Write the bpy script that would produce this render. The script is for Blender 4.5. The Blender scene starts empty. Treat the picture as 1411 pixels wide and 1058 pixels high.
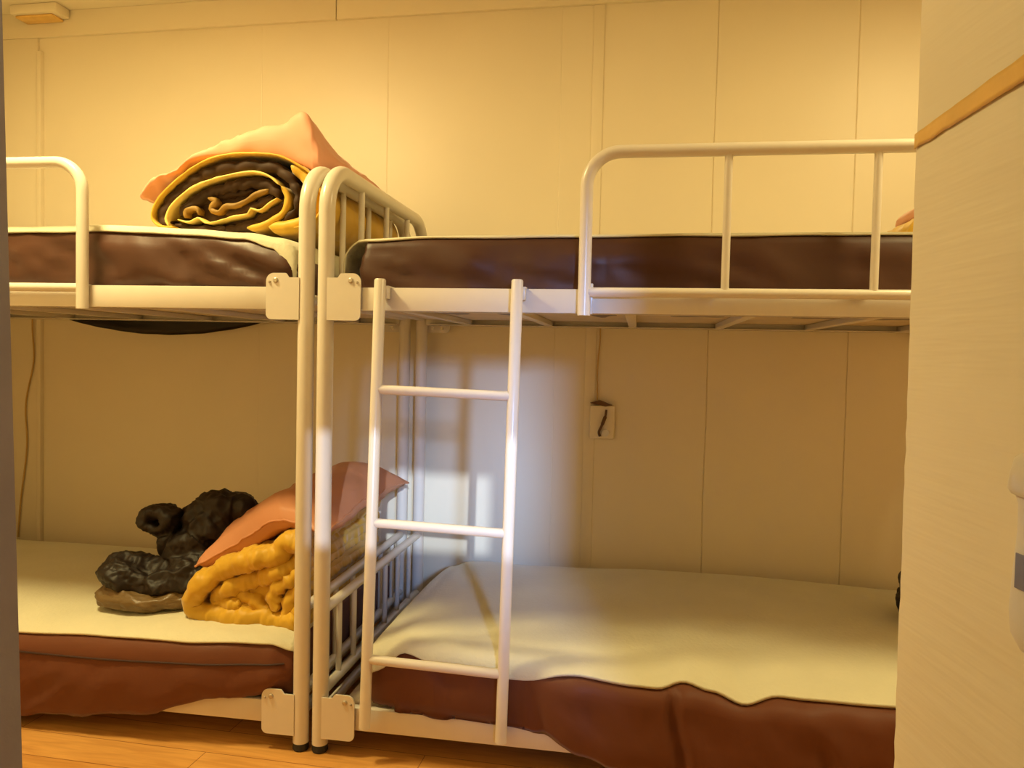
import bpy, bmesh, math, random
from math import sin, cos, pi, sqrt, exp
from mathutils import Vector, Matrix, noise

random.seed(4)
S = bpy.context.scene
C = S.collection

# ------------------------------------------------------------------ camera
CAM_H, YAW, PITCH, ROLL = 1.1231, 0.1823, 0.0360, 0.0223
cam = bpy.data.objects.new('camera', bpy.data.cameras.new('camera'))
C.objects.link(cam)
S.camera = cam
cam.data.sensor_width = 36.0
cam.data.lens = 36.0 * 1058.0 / 1411.0
cam.data.clip_start = 0.02
fwd = Vector((-sin(YAW) * cos(PITCH), cos(YAW) * cos(PITCH), -sin(PITCH)))
right0 = Vector((cos(YAW), sin(YAW), 0))
up0 = right0.cross(fwd)
rgt = right0 * cos(ROLL) + up0 * sin(ROLL)
upv = up0 * cos(ROLL) - right0 * sin(ROLL)
m3 = Matrix((rgt, upv, -fwd)).transposed()
cam.matrix_world = Matrix.Translation((0, 0, CAM_H)) @ m3.to_4x4()

# ------------------------------------------------------------------ colour management, world
S.view_settings.view_transform = 'Standard'
S.view_settings.look = 'None'
S.view_settings.gamma = 1
S.view_settings.use_curve_mapping = False
S.view_settings.exposure = 0.06
w = bpy.data.worlds.new('world')
S.world = w
w.use_nodes = True
w.node_tree.nodes['Background'].inputs[0].default_value = (0.45, 0.62, 1.0, 1)
w.node_tree.nodes['Background'].inputs[1].default_value = 2.0


def light(name, kind, loc, energy, color, direction=None, **kw):
    d = bpy.data.lights.new(name, kind)
    d.energy = energy
    d.color = color
    for k, v in kw.items():
        setattr(d, k, v)
    o = bpy.data.objects.new(name, d)
    C.objects.link(o)
    o.location = loc
    if direction:
        o.rotation_euler = Vector(direction).to_track_quat('-Z', 'Y').to_euler()
    return o


LAMP = (-1.70, 1.55, 2.50)
LAMP2 = (1.15, 1.72, 2.50)
light('ceiling_lamp_light', 'AREA', (LAMP[0], LAMP[1], 2.492), 38.5, (1.0, 0.80, 0.355), (0, 0, -1),
      shape='DISK', size=0.30)
light('ceiling_lamp_light', 'AREA', (LAMP2[0], LAMP2[1], 2.492), 21.0, (1.0, 0.80, 0.355), (0, 0, -1),
      shape='DISK', size=0.30)
SUN_DIR = Vector((-0.33, 1.0, -0.26)).normalized()
light('sun', 'SUN', (2, -6, 4), 2.3, (0.66, 0.80, 1.0), SUN_DIR, angle=math.radians(0.6))
light('daylight', 'AREA', (1.04, -1.775, 1.75), 2.7, (0.28, 0.50, 1.0), (-1.46, 4.78, -1.15),
      shape='RECTANGLE', size=0.18, size_y=0.32, spread=math.radians(20))

# ------------------------------------------------------------------ materials


def srgb(r, g, b):
    def f(c):
        c /= 255.0
        return c / 12.92 if c <= 0.04045 else ((c + 0.055) / 1.055) ** 2.4
    return (f(r), f(g), f(b), 1)


def mat(name, color, rough=0.5, metallic=0.0, var=0.0, vscale=8.0, bump=0.0, bscale=40.0, bstretch=(1, 1, 1),
        sheen=0.0, spec=0.5, detail=4.0, bdist=0.004, ridged=False):
    m = bpy.data.materials.new(name)
    m.use_nodes = True
    nt = m.node_tree
    b = nt.nodes['Principled BSDF']
    col = color if len(color) == 4 else (*color, 1)
    b.inputs['Base Color'].default_value = col
    b.inputs['Roughness'].default_value = rough
    b.inputs['Metallic'].default_value = metallic
    b.inputs['Specular IOR Level'].default_value = spec
    if sheen:
        b.inputs['Sheen Weight'].default_value = sheen
        b.inputs['Sheen Roughness'].default_value = 0.4
    tc = nt.nodes.new('ShaderNodeTexCoord')
    if var:
        n = nt.nodes.new('ShaderNodeTexNoise')
        n.inputs['Scale'].default_value = vscale
        n.inputs['Detail'].default_value = 5
        r = nt.nodes.new('ShaderNodeValToRGB')
        r.color_ramp.elements[0].position = 0.3
        r.color_ramp.elements[1].position = 0.7
        r.color_ramp.elements[0].color = tuple(c * (1 - var) for c in col[:3]) + (1,)
        r.color_ramp.elements[1].color = tuple(min(1, c * (1 + var * 0.6)) for c in col[:3]) + (1,)
        nt.links.new(tc.outputs['Object'], n.inputs['Vector'])
        nt.links.new(n.outputs['Fac'], r.inputs['Fac'])
        nt.links.new(r.outputs['Color'], b.inputs['Base Color'])
    if bump:
        mp = nt.nodes.new('ShaderNodeMapping')
        mp.inputs['Scale'].default_value = bstretch
        n2 = nt.nodes.new('ShaderNodeTexNoise')
        n2.inputs['Scale'].default_value = bscale
        n2.inputs['Detail'].default_value = detail
        if ridged:
            n2.noise_type = 'RIDGED_MULTIFRACTAL'
            n2.inputs['Distortion'].default_value = 0.4
        bp = nt.nodes.new('ShaderNodeBump')
        bp.inputs['Strength'].default_value = bump
        bp.inputs['Distance'].default_value = bdist
        nt.links.new(tc.outputs['Object'], mp.inputs['Vector'])
        nt.links.new(mp.outputs['Vector'], n2.inputs['Vector'])
        nt.links.new(n2.outputs['Fac'], bp.inputs['Height'])
        nt.links.new(bp.outputs['Normal'], b.inputs['Normal'])
    return m


M_wall = mat('wall_paper', (0.86, 0.755, 0.57), 0.42, var=0.04, vscale=1.6, bump=0.12, bscale=3, bstretch=(2, 1, 0.35), detail=1)
M_trim = mat('trim_paint', (0.84, 0.74, 0.56), 0.45, bump=0.1, bscale=12)
M_ceil = mat('ceiling_paint', (0.86, 0.77, 0.60), 0.6)
M_plain = mat('corridor_paint', (0.86, 0.77, 0.60), 0.7)
M_jamb = mat('door_frame_paint', (0.29, 0.25, 0.31), 0.5, var=0.08, vscale=14, bump=0.2, bscale=60)
M_steel = mat('cream_steel_paint', (0.74, 0.68, 0.60), 0.28, var=0.02, vscale=20)
M_bolt = mat('bolt_steel', (0.55, 0.50, 0.42), 0.35, metallic=0.7)
M_rubber = mat('black_rubber', (0.02, 0.018, 0.016), 0.6)
M_board = mat('plywood', (0.74, 0.62, 0.44), 0.7, var=0.15, vscale=6)
M_brown = mat('brown_satin', srgb(76, 43, 27), 0.44, var=0.08, vscale=3, bump=0.15, bscale=30, spec=0.45, sheen=0.15)
M_brown2 = mat('brown_matte_cover', srgb(104, 58, 36), 0.55, var=0.08, vscale=3, bump=0.2, bscale=26, spec=0.3, sheen=0.2)
M_pipe = mat('dark_piping', srgb(52, 24, 18), 0.6)
M_felt = mat('cream_felt', (0.70, 0.665, 0.50), 0.95, var=0.05, vscale=5, bump=0.5, bscale=90, sheen=0.3, spec=0.1)
M_yellow = mat('mustard_satin', srgb(212, 168, 50), 0.5, var=0.10, vscale=7, bump=0.55, bscale=9, bstretch=(1.6, 0.8, 1.3), sheen=0.3, bdist=0.012, detail=4, spec=0.35, ridged=True)
M_lining = mat('dark_brown_quilting', srgb(66, 44, 25), 0.68, var=0.3, vscale=12, bump=0.5, bscale=11, sheen=0.1, bdist=0.01, detail=4, spec=0.3, ridged=True)
M_pale = mat('pale_yellow_binding', srgb(238, 205, 110), 0.5, bump=0.3, bscale=60)
M_gold = mat('gold_brown_satin', srgb(150, 114, 44), 0.6, var=0.2, vscale=14, bump=0.6, bscale=34, bdist=0.01, detail=6)
M_pink = mat('salmon_satin', srgb(226, 164, 134), 0.55, var=0.05, vscale=5, bump=0.35, bscale=4, bdist=0.02, sheen=0.3, detail=3, spec=0.3, ridged=True)
M_pinkp = mat('rose_brown_satin', srgb(204, 142, 106), 0.42, var=0.05, vscale=5, bump=0.25, bscale=3.5, bstretch=(1, .6, 1), bdist=0.02, detail=3, spec=0.4, ridged=True)
M_dark = mat('black_brown_nylon', srgb(31, 21, 15), 0.52, var=0.25, vscale=8, bump=0.7, bscale=8, bdist=0.016, detail=4, spec=0.4, ridged=True)
M_olive = mat('olive_brown_nylon', srgb(112, 90, 56), 0.42, var=0.15, vscale=8, bump=0.8, bscale=22, bstretch=(0.5, 0.5, 2), bdist=0.01)
M_foam = mat('white_foam_board', (0.86, 0.78, 0.62), 0.5, var=0.03, vscale=4, bump=0.3, bscale=16, bstretch=(0.35, 0.35, 5.0), detail=2, bdist=0.003)
M_tape = mat('tan_packing_tape', srgb(236, 192, 108), 0.35, var=0.12, vscale=14, bump=0.25, bscale=30)
M_plast = mat('off_white_plastic', (0.74, 0.70, 0.66), 0.4)
M_slot = mat('dark_slot', (0.10, 0.07, 0.04), 0.6)
M_blue = mat('blue_grey_print', srgb(120, 120, 150), 0.5)
M_cord = mat('yellowed_cord', srgb(196, 160, 96), 0.5)
M_dcord = mat('brown_cord', srgb(96, 62, 30), 0.5)
M_glow = bpy.data.materials.new('lamp_diffuser')
M_glow.use_nodes = True
_b = M_glow.node_tree.nodes['Principled BSDF']
_b.inputs['Base Color'].default_value = (0.9, 0.85, 0.7, 1)
_b.inputs['Emission Color'].default_value = (1, 0.78, 0.40, 1)
_b.inputs['Emission Strength'].default_value = 5.0


def floor_material():
    m = bpy.data.materials.new('orange_wood_laminate')
    m.use_nodes = True
    nt = m.node_tree
    b = nt.nodes['Principled BSDF']
    b.inputs['Roughness'].default_value = 0.38
    tc = nt.nodes.new('ShaderNodeTexCoord')
    br = nt.nodes.new('ShaderNodeTexBrick')
    br.inputs['Scale'].default_value = 1.0
    br.inputs['Brick Width'].default_value = 1.2
    br.inputs['Row Height'].default_value = 0.12
    br.inputs['Mortar Size'].default_value = 0.0012
    br.inputs['Color1'].default_value = srgb(226, 170, 96)
    br.inputs['Color2'].default_value = srgb(214, 156, 84)
    br.inputs['Mortar'].default_value = srgb(140, 84, 40)
    mp = nt.nodes.new('ShaderNodeMapping')
    mp.inputs['Scale'].default_value = (1.5, 14, 1)
    n = nt.nodes.new('ShaderNodeTexNoise')
    n.inputs['Scale'].default_value = 3.5
    n.inputs['Detail'].default_value = 8
    n.inputs['Distortion'].default_value = 0.8
    mx = nt.nodes.new('ShaderNodeMix')
    mx.data_type = 'RGBA'
    mx.blend_type = 'MULTIPLY'
    mx.inputs[0].default_value = 0.55
    r = nt.nodes.new('ShaderNodeValToRGB')
    r.color_ramp.elements[0].position = 0.35
    r.color_ramp.elements[0].color = (0.62, 0.50, 0.40, 1)
    r.color_ramp.elements[1].position = 0.65
    r.color_ramp.elements[1].color = (1, 1, 1, 1)
    L = nt.links.new
    L(tc.outputs['Object'], br.inputs['Vector'])
    L(tc.outputs['Object'], mp.inputs['Vector'])
    L(mp.outputs['Vector'], n.inputs['Vector'])
    L(n.outputs['Fac'], r.inputs['Fac'])
    L(br.outputs['Color'], mx.inputs[6])
    L(r.outputs['Color'], mx.inputs[7])
    L(mx.outputs[2], b.inputs['Base Color'])
    return m


M_floor = floor_material()

# ------------------------------------------------------------------ mesh helpers


class MB:
    def __init__(self):
        self.v = []
        self.f = []

    def add(self, verts, faces):
        o = len(self.v)
        self.v += [tuple(p) for p in verts]
        self.f += [tuple(i + o for i in f) for f in faces]
        return self

    def box(self, a, b, bev=0.0):
        bm = bmesh.new()
        bmesh.ops.create_cube(bm, size=1)
        for v in bm.verts:
            v.co = Vector([(a[i] + b[i]) / 2 + v.co[i] * (b[i] - a[i]) for i in range(3)])
        if bev:
            bmesh.ops.bevel(bm, geom=bm.edges[:], offset=bev, segments=2, affect='EDGES', profile=0.5)
        bm.verts.index_update()
        self.add([v.co for v in bm.verts], [[v.index for v in f.verts] for f in bm.faces])
        bm.free()
        return self

    def tube(self, pts, r, n=16, cap=True):
        pts = [Vector(p) for p in pts]
        rad = r if isinstance(r, (list, tuple)) else [r] * len(pts)
        vs, fs = [], []
        t0 = (pts[1] - pts[0]).normalized()
        ref = Vector((0, 0, 1)) if abs(t0.z) < 0.9 else Vector((1, 0, 0))
        nn = (ref - t0 * ref.dot(t0)).normalized()
        for i, p in enumerate(pts):
            if i == 0:
                t = (pts[1] - p).normalized()
            elif i == len(pts) - 1:
                t = (p - pts[-2]).normalized()
            else:
                t = ((pts[i + 1] - p).normalized() + (p - pts[i - 1]).normalized()).normalized()
            nn = (nn - t * nn.dot(t)).normalized()
            bb = t.cross(nn)
            for k in range(n):
                a = 2 * pi * k / n
                vs.append(p + (nn * cos(a) + bb * sin(a)) * rad[i])
        for i in range(len(pts) - 1):
            for k in range(n):
                k2 = (k + 1) % n
                fs.append((i * n + k, i * n + k2, (i + 1) * n + k2, (i + 1) * n + k))
        if cap:
            fs.append(tuple(range(n - 1, -1, -1)))
            fs.append(tuple((len(pts) - 1) * n + k for k in range(n)))
        return self.add(vs, fs)

    def cyl(self, a, b, r, n=20):
        return self.tube([a, b], r, n)

    def grid(self, rows, closed_j=False, caps=False):
        n = len(rows[0])
        vs = [p for row in rows for p in row]
        fs = []
        for i in range(len(rows) - 1):
            for j in range(n if closed_j else n - 1):
                j2 = (j + 1) % n
                fs.append((i * n + j, (i + 1) * n + j, (i + 1) * n + j2, i * n + j2))
        if caps:
            fs.append(tuple(range(n)))
            fs.append(tuple((len(rows) - 1) * n + k for k in range(n - 1, -1, -1)))
        return self.add(vs, fs)

    def plate(self, outline, axis_a, axis_b):
        """outline (x,z) polygon extruded between y=axis_a and y=axis_b"""
        n = len(outline)
        vs = [(x, axis_a, z) for x, z in outline] + [(x, axis_b, z) for x, z in outline]
        fs = [tuple(range(n)), tuple(range(2 * n - 1, n - 1, -1))]
        for i in range(n):
            j = (i + 1) % n
            fs.append((i, i + n, j + n, j))
        return self.add(vs, fs)

    def build(self, name, m, parent=None, base=(0, 0, 0), smooth=35, disp=None, kind=None):
        me = bpy.data.meshes.new(name)
        vs = [(p[0] - base[0], p[1] - base[1], p[2] - base[2]) for p in self.v]
        me.from_pydata(vs, [], self.f)
        bm = bmesh.new()
        bm.from_mesh(me)
        bmesh.ops.recalc_face_normals(bm, faces=bm.faces[:])
        bm.to_mesh(me)
        bm.free()
        if disp:
            nrm = [v.normal.copy() for v in me.vertices]
            for v, nv in zip(me.vertices, nrm):
                p = Vector((v.co.x + base[0], v.co.y + base[1], v.co.z + base[2]))
                v.co += nv * disp(p, nv)
            me.update()
        me.polygons.foreach_set('use_smooth', [True] * len(me.polygons))
        if smooth < 180:
            me.set_sharp_from_angle(angle=math.radians(smooth))
        mats = m if isinstance(m, list) else [m]
        for x in mats:
            me.materials.append(x)
        o = bpy.data.objects.new(name, me)
        C.objects.link(o)
        if parent:
            o.parent = parent
        if kind:
            o['kind'] = kind
        return o


def struct(name, mb, m, smooth=35):
    return mb.build(name, m, smooth=smooth, kind='structure')


def thing(name, label, cat, loc=(0, 0, 0), rz=0.0, group=None):
    o = bpy.data.objects.new(name, None)
    C.objects.link(o)
    o.empty_display_size = 0.1
    o.location = loc
    o.rotation_euler = (0, 0, rz)
    o['label'] = label
    o['category'] = cat
    if group:
        o['group'] = group
    return o


def fillet(pts, r, n=8):
    """round the inner corners of a 3D polyline"""
    pts = [Vector(p) for p in pts]
    out = [pts[0]]
    for i in range(1, len(pts) - 1):
        a, p, b = pts[i - 1], pts[i], pts[i + 1]
        d1, d2 = (a - p).normalized(), (b - p).normalized()
        ang = d1.angle(d2)
        t = r / math.tan(ang / 2)
        s, e = p + d1 * t, p + d2 * t
        c = p + (d1 + d2).normalized() * (r / sin(ang / 2))
        v1, v2 = s - c, e - c
        for k in range(n + 1):
            f = k / n
            th = v1.angle(v2)
            out.append(c + (v1 * sin((1 - f) * th) + v2 * sin(f * th)) / sin(th))
    out.append(pts[-1])
    return out


def smooth_poly(pts, per=6, closed=False):
    """Catmull-Rom through 2D points"""
    P = [Vector(p) for p in pts]
    n = len(P)
    out = []
    rng = n if closed else n - 1
    for i in range(rng):
        p0 = P[(i - 1) % n] if closed or i > 0 else P[0]
        p1, p2 = P[i], P[(i + 1) % n]
        p3 = P[(i + 2) % n] if closed or i < n - 2 else P[-1]
        for k in range(per):
            t = k / per
            out.append(0.5 * ((2 * p1) + (p2 - p0) * t + (2 * p0 - 5 * p1 + 4 * p2 - p3) * t * t + (3 * p1 - p0 - 3 * p2 + p3) * t ** 3))
    if not closed:
        out.append(P[-1])
    return out


def resample(pts, n):
    L = [0]
    for a, b in zip(pts, pts[1:]):
        L.append(L[-1] + (b - a).length)
    out, j = [], 0
    for i in range(n):
        s = L[-1] * i / (n - 1)
        while j < len(L) - 2 and L[j + 1] < s:
            j += 1
        d = L[j + 1] - L[j]
        out.append(pts[j].lerp(pts[j + 1], (s - L[j]) / d if d > 1e-9 else 0))
    return out


def interp(tab, x):
    if x <= tab[0][0]:
        return tab[0][1]
    for (a, fa), (b, fb) in zip(tab, tab[1:]):
        if x <= b:
            t = (x - a) / (b - a)
            t = t * t * (3 - 2 * t)
            return fa + (fb - fa) * t
    return tab[-1][1]


def nz(x, y=0.0, z=0.0):
    return noise.noise(Vector((x, y, z)))


def ridge(x, y=0.0, z=0.0):
    return 1 - 2 * abs(noise.noise(Vector((x, y, z))))


# ------------------------------------------------------------------ room shell
WY = 3.03          # back wall
CEIL = 2.60
XL, XR = -3.05, 2.35
YB = -1.80         # wall with the window behind the doorway

# back wall, panel joints and slight panel offsets are part of its relief
prof = [(XL, 0.0)]
joints = [(-1.66, .0008, 0), (-1.10, .0008, 0), (-0.389, .0015, .001), (0.201, .005, .001), (0.705, .004, 0.0), (1.2, .002, 0), (1.7, .002, 0)]
off = 0.0
for x, d, step in joints:
    prof += [(x - .003, off), (x, off + d)]
    off += step
    prof += [(x + .003, off)]
prof += [(XR, off)]
mb = MB()
rows = []
for k in range(27):
    z = CEIL * k / 26
    rows.append([(x + (0.004 * nz(z * 2.3, x) if 0.19 < x < 0.22 else 0), WY + y + 0.003 * nz(x * 1.3, z * 0.8, 3.1), z) for x, y in prof])
mb.grid(rows)
mb.box((XL, WY + .03, 0), (XR, WY + .08, CEIL))
struct('wall_back', mb, M_wall, smooth=2)
struct('floor', MB().box((XL - .1, YB - .1, -0.06), (XR + .1, WY + .1, 0)), M_floor)
struct('ceiling', MB().box((XL - .1, YB - .1, CEIL), (XR + .1, WY + .1, CEIL + .06)), M_ceil)
struct('wall_left', MB().box((XL - .08, YB, 0), (XL, WY + .08, CEIL)), M_wall)
struct('wall_far_right', MB().box((XR, YB, 0), (XR + .08, WY + .08, CEIL)), M_wall)

# wall behind the viewer with the daylight window
WX0, WX1, WZ0, WZ1 = 0.314, 0.97, 1.565, 1.90
W2X1 = 1.24
mb = MB()
mb.box((XL, YB - .08, 0), (WX0, YB, CEIL))
mb.box((W2X1, YB - .08, 0), (XR, YB, CEIL))
mb.box((WX0, YB - .08, 0), (W2X1, YB, WZ0))
mb.box((WX0, YB - .08, WZ1 + .12), (W2X1, YB, CEIL))
struct('wall_rear', mb, M_plain)
mb = MB()
for a, b in (((WX0 - .03, YB, WZ0 - .03), (W2X1 + .03, YB + .015, WZ0)),
             ((WX0 - .03, YB, WZ1 + .12), (W2X1 + .03, YB + .015, WZ1 + .15)),
             ((WX0 - .03, YB, WZ0), (WX0, YB + .015, WZ1 + .12)),
             ((W2X1, YB, WZ0), (W2X1 + .03, YB + .015, WZ1 + .12)),
             ((WX0, YB - .05, WZ1), (WX1 + .03, YB - .02, WZ1 + .12)),
             ((WX1, YB - .05, WZ0), (WX1 + .05, YB - .02, WZ1 + .12))):
    mb.box(a, b)
# opaque reveal that leaves only the left pane open to direct sun
struct('window_1', mb, M_trim)
M_sun_block = mat('sun_block_board', (0.75, 0.8, 0.85), 0.5, bump=0.2, bscale=80)
struct('added_sun_block', MB().box((WX1 + .05, YB - .045, WZ0), (W2X1, YB - .035, WZ1 + .12)), M_sun_block)  # unseen opaque board, added to keep direct sun out of the right-hand opening

# partition with the doorway the view is taken through
JY0, JY1 = 0.46, 0.60
mb = MB()
tilt = lambda z: -0.538 - 0.031 * z / 1.05 * 1.0


def jamb_pts(x0, z0, z1, lean):
    v = []
    for y in (JY0, JY1):
        for (x, z) in ((x0, z0), (tilt(z0), z0), (tilt(z1), z1), (x0, z1)):
            v.append((x, y, z))
    return v


mb.add(jamb_pts(-0.70, 0, 2.12, 1), [(0, 1, 2, 3), (4, 7, 6, 5), (0, 4, 5, 1), (1, 5, 6, 2), (2, 6, 7, 3), (3, 7, 4, 0)])
struct('door_1', mb, M_jamb)
mb = MB()
mb.box((XL, JY0 + .01, 0), (-0.70, JY1 - .01, CEIL))
mb.box((-0.70, JY0 + .01, 2.12), (0.42, JY1 - .01, CEIL))
mb.box((0.47, JY0 + .01, 0), (XR, JY1 - .01, CEIL))
struct('wall_front', mb, M_plain)

# white foam faced partition on the right of the doorway
PX, PY = 0.303, 1.0
pd = Vector((-0.166, 0.986, 0)).normalized()      # towards the room
pn = Vector((-0.986, -0.166, 0)).normalized()     # facing left


def panel_pt(s, o, z):                             # s metres back from the free edge, o metres off the face
    lean = (z - 1.123) * -0.004
    return (PX + lean - pd.x * s + pn.x * o, PY - pd.y * s + pn.y * o, z)


mb = MB()
rows = []
NS, NZ = 40, 130
for i in range(NS + 1):
    s = 0.72 * i / NS
    rows.append([panel_pt(s, 0.0016 * nz(s * 5, j * .03, 1) + 0.0016 * ridge(s * 2.2, CEIL * j / NZ * 22 + s * 3 + 0.8 * nz(s * 3, j * .05), 5) * (1 if CEIL * j / NZ < 1.385 else .15), CEIL * j / NZ) for j in range(NZ + 1)])
mb.grid(rows)
mb.grid([[panel_pt(0, 0.0, CEIL * j / NZ) for j in range(NZ + 1)], [panel_pt(0, -0.05, CEIL * j / NZ) for j in range(NZ + 1)]])
mb.grid([[panel_pt(0, -0.05, CEIL * j / NZ) for j in range(NZ + 1)], [panel_pt(.72, -0.05, CEIL * j / NZ) for j in range(NZ + 1)]])
struct('wall_right', mb, M_foam, smooth=50)
mb = MB()
rows = []
for i in range(40):
    s = 0.42 * i / 39
    zl = 1.381 + 0.010 * (s / .2) + 0.002 * nz(s * 40, 1)
    zh = 1.399 + 0.017 * (s / .2) + 0.0012 * nz(s * 30, 7)
    rows.append([panel_pt(s, 0.0028 + 0.0006 * nz(s * 60, k), zl + (zh - zl) * k / 4) for k in range(5)])
mb.grid(rows)
ob = mb.build('packing_tape', M_tape, base=panel_pt(0.1, 0, 1.38))
ob.location = panel_pt(0.1, 0, 1.38)
md = ob.modifiers.new('thickness', 'SOLIDIFY')
md.thickness = 0.0006
ob['label'] = 'strip of tan packing tape running across the white board partition on the right'
ob['category'] = 'tape'

# back wall trims
mb = MB()
for (x0, x1) in ((XL, -1.326), (-1.322, XR)):
    mb.box((x0, WY - .016, 2.49), (x1, WY + .01, CEIL), .002)
struct('trim_1', mb, M_trim)
mb = MB().box((-0.268, WY - .005, 0), (-0.224, WY + .01, 2.49), .004)
struct('trim_2', mb, M_wall)
mb = MB().box((XL, WY - .012, 0), (-2.735, WY + .01, 2.49), .003)
mb.box((-2.735, WY - .022, 0), (-2.712, WY + .01, 2.43), .004)
struct('trim_3', mb, M_trim)
struct('trim_4', MB().box((XL, 0.6, 2.50), (XL + .02, WY - .02, CEIL), .003), M_trim)

# ------------------------------------------------------------------ ceiling lamp (above the frame)
for lp, side in ((LAMP, 'left'), (LAMP2, 'right')):
    t = thing('ceiling_lamp', 'round flush ceiling lamp glowing warm in front of the %s bunk bed' % side, 'lamp', (lp[0], lp[1], CEIL), 0, 'round ceiling lamps')
    MB().tube([(0, 0, -.02), (0, 0, 0)], .20, 40).build('lamp_base', M_steel, t)
    MB().tube([(0, 0, -.085), (0, 0, -.078), (0, 0, -.05), (0, 0, -.021)], [.13, .165, .185, .185], 40).build('lamp_shade', M_glow, t)

# ------------------------------------------------------------------ small fixtures on walls
t = thing('junction_box', 'pale rectangular junction box at the top of the wall above the left bunk', 'box', (-2.68, WY - .016, 2.57))
mb = MB().box((-.115, -.085, -.012), (.115, 0, .03), .008)
mb.build('box_body', M_trim, t)
MB().box((-.10, -.072, -.024), (.085, -.002, -.012), .006).build('box_cover', M_tape, t)

mb = MB()
cp = [(-2.752, WY - .02, 1.34), (-2.750, WY - .024, 1.20), (-2.748, WY - .02, 1.05), (-2.790, WY - .018, .86), (-2.783, WY - .02, .66), (-2.815, WY - .02, .42), (-2.83, WY - .02, .25)]
sp = smooth_poly([Vector(p) for p in cp], 8)
mb.tube(sp, .0035, 8)
ob = mb.build('hanging_cord', M_cord, base=cp[-1])
ob.location = cp[-1]
ob['label'] = 'thin yellowed cord hanging down the wall in the far left corner'
ob['category'] = 'cord'

t = thing('socket_box', 'small pale wall socket box with a cable, between the right bunks', 'socket', (-0.19, WY, 0.87))
MB().box((-.052, -.028, -.062), (.045, 0, .070), .007).build('box_body', M_wall, t)
mb = MB().add([(-.052, -.031, .078), (.008, -.031, .066), (.034, -.031, .071), (-.016, -.031, .090),
               (-.052, 0, .078), (.008, 0, .066), (.034, 0, .071), (-.016, 0, .090)],
              [(0, 1, 2, 3), (4, 7, 6, 5), (0, 4, 5, 1), (1, 5, 6, 2), (2, 6, 7, 3), (3, 7, 4, 0)])
mb.build('box_lid', M_dcord, t)
MB().tube(smooth_poly([Vector(p) for p in [(.012, -.030, .052), (.010, -.040, .030), (.003, -.044, .008), (-.006, -.042, -.015), (-.014, -.036, -.034), (-.010, -.030, -.05)]], 5),
          [.0045] * 6 + [.007] * 7 + [.005] * 13, 8).build('dangling_plug', M_dcord, t)
MB().tube([(.012, -.045, -.036), (.012, -.028, -.036)], .014, 16).build('switch_knob', M_plast, t)
ob = MB().tube(smooth_poly([Vector(p) for p in [(-.020, -.022, .42), (-.020, -.014, .33), (-.027, -.012, .22), (-.026, -.012, .14), (-.024, -.014, .08)]], 6), .003, 8).build('cable', M_cord, t)

# white dispenser-like case on the partition, cut by the picture's right edge
fb = panel_pt(0.319, 0, 0.875)
t = thing('wall_dispenser', 'white plastic case with a collar and blue label on the right partition', 'dispenser', fb, math.atan2(pd.y, pd.x))
t.scale = (.89, .89, .89)
# local x towards the room, y out of the face (left)


def rsec(hx, y1, z, n=28, cx=0.0):
    pts = []
    for k in range(n):
        a = 2 * pi * k / n
        sx, sy = cos(a), sin(a)
        pts.append((cx + hx * math.copysign(abs(sx) ** .6, sx), y1 / 2 + y1 / 2 * math.copysign(abs(sy) ** .6, sy), z))
    return pts


mb = MB()
rows = [rsec(hx, y, z) for hx, y, z in [(.050, .030, 0), (.064, .038, .004), (.074, .043, .018), (.077, .044, .04), (.0745, .043, .08), (.071, .042, .12), (.072, .042, .145), (.078, .044, .160)]]
mb.grid(rows, closed_j=True, caps=True).build('case_body', M_plast, t)
mb = MB()
rows = [rsec(hx, y, z) for hx, y, z in [(.080, .046, .155), (.083, .048, .160), (.081, .047, .175), (.077, .045, .190), (.072, .042, .194), (.06, .036, .195)]]
mb.grid(rows, closed_j=True, caps=True).build('collar', M_steel, t)
MB().box((-.045, .012, .1955), (.045, .034, .199), .001).build('slot', M_slot, t)
mb = MB().box((-.05, .0425, .066), (.052, .0440, .100), .0004)
mb.build('printed_label', M_blue, t)

# ------------------------------------------------------------------ bunk beds
BL = ((-0.9528, 1.9956, 0.0), 0.0327)
BR = ((-0.8962, 1.9985, 0.0), 0.0198)
D = 0.955
LEN = 1.95
RP = 0.0225
TOP = 1.660 - RP


def to_world(B, u, v, z):
    (ox, oy, _), a = B
    return (ox + u * cos(a) - v * sin(a), oy + u * sin(a) + v * cos(a), z)


def plate_outline(x0, x1, z0, z1, s):
    """bracket plate: rounded corners, raised ear on the outer side; s=+1 ear towards +x"""
    r = .016
    pts = []

    def arc(cx, cz, a0, a1, rr=r, n=6):
        for k in range(n + 1):
            a = math.radians(a0 + (a1 - a0) * k / n)
            pts.append((cx + rr * cos(a), cz + rr * sin(a)))
    arc(x1 - r, z0 + r, -90, 0)
    arc(x1 - .022, z1 - .022, 0, 90, .022)
    arc(x1 - .055, z1 - .004, 90, 150, .004, 3)
    pts.append((x1 - .066, z1 - .012))
    pts.append((x0, z1 - .012))
    pts.append((x0, z0))
    if s < 0:
        pts = [(x0 + x1 - x, z) for x, z in pts][::-1]
    return pts


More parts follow.
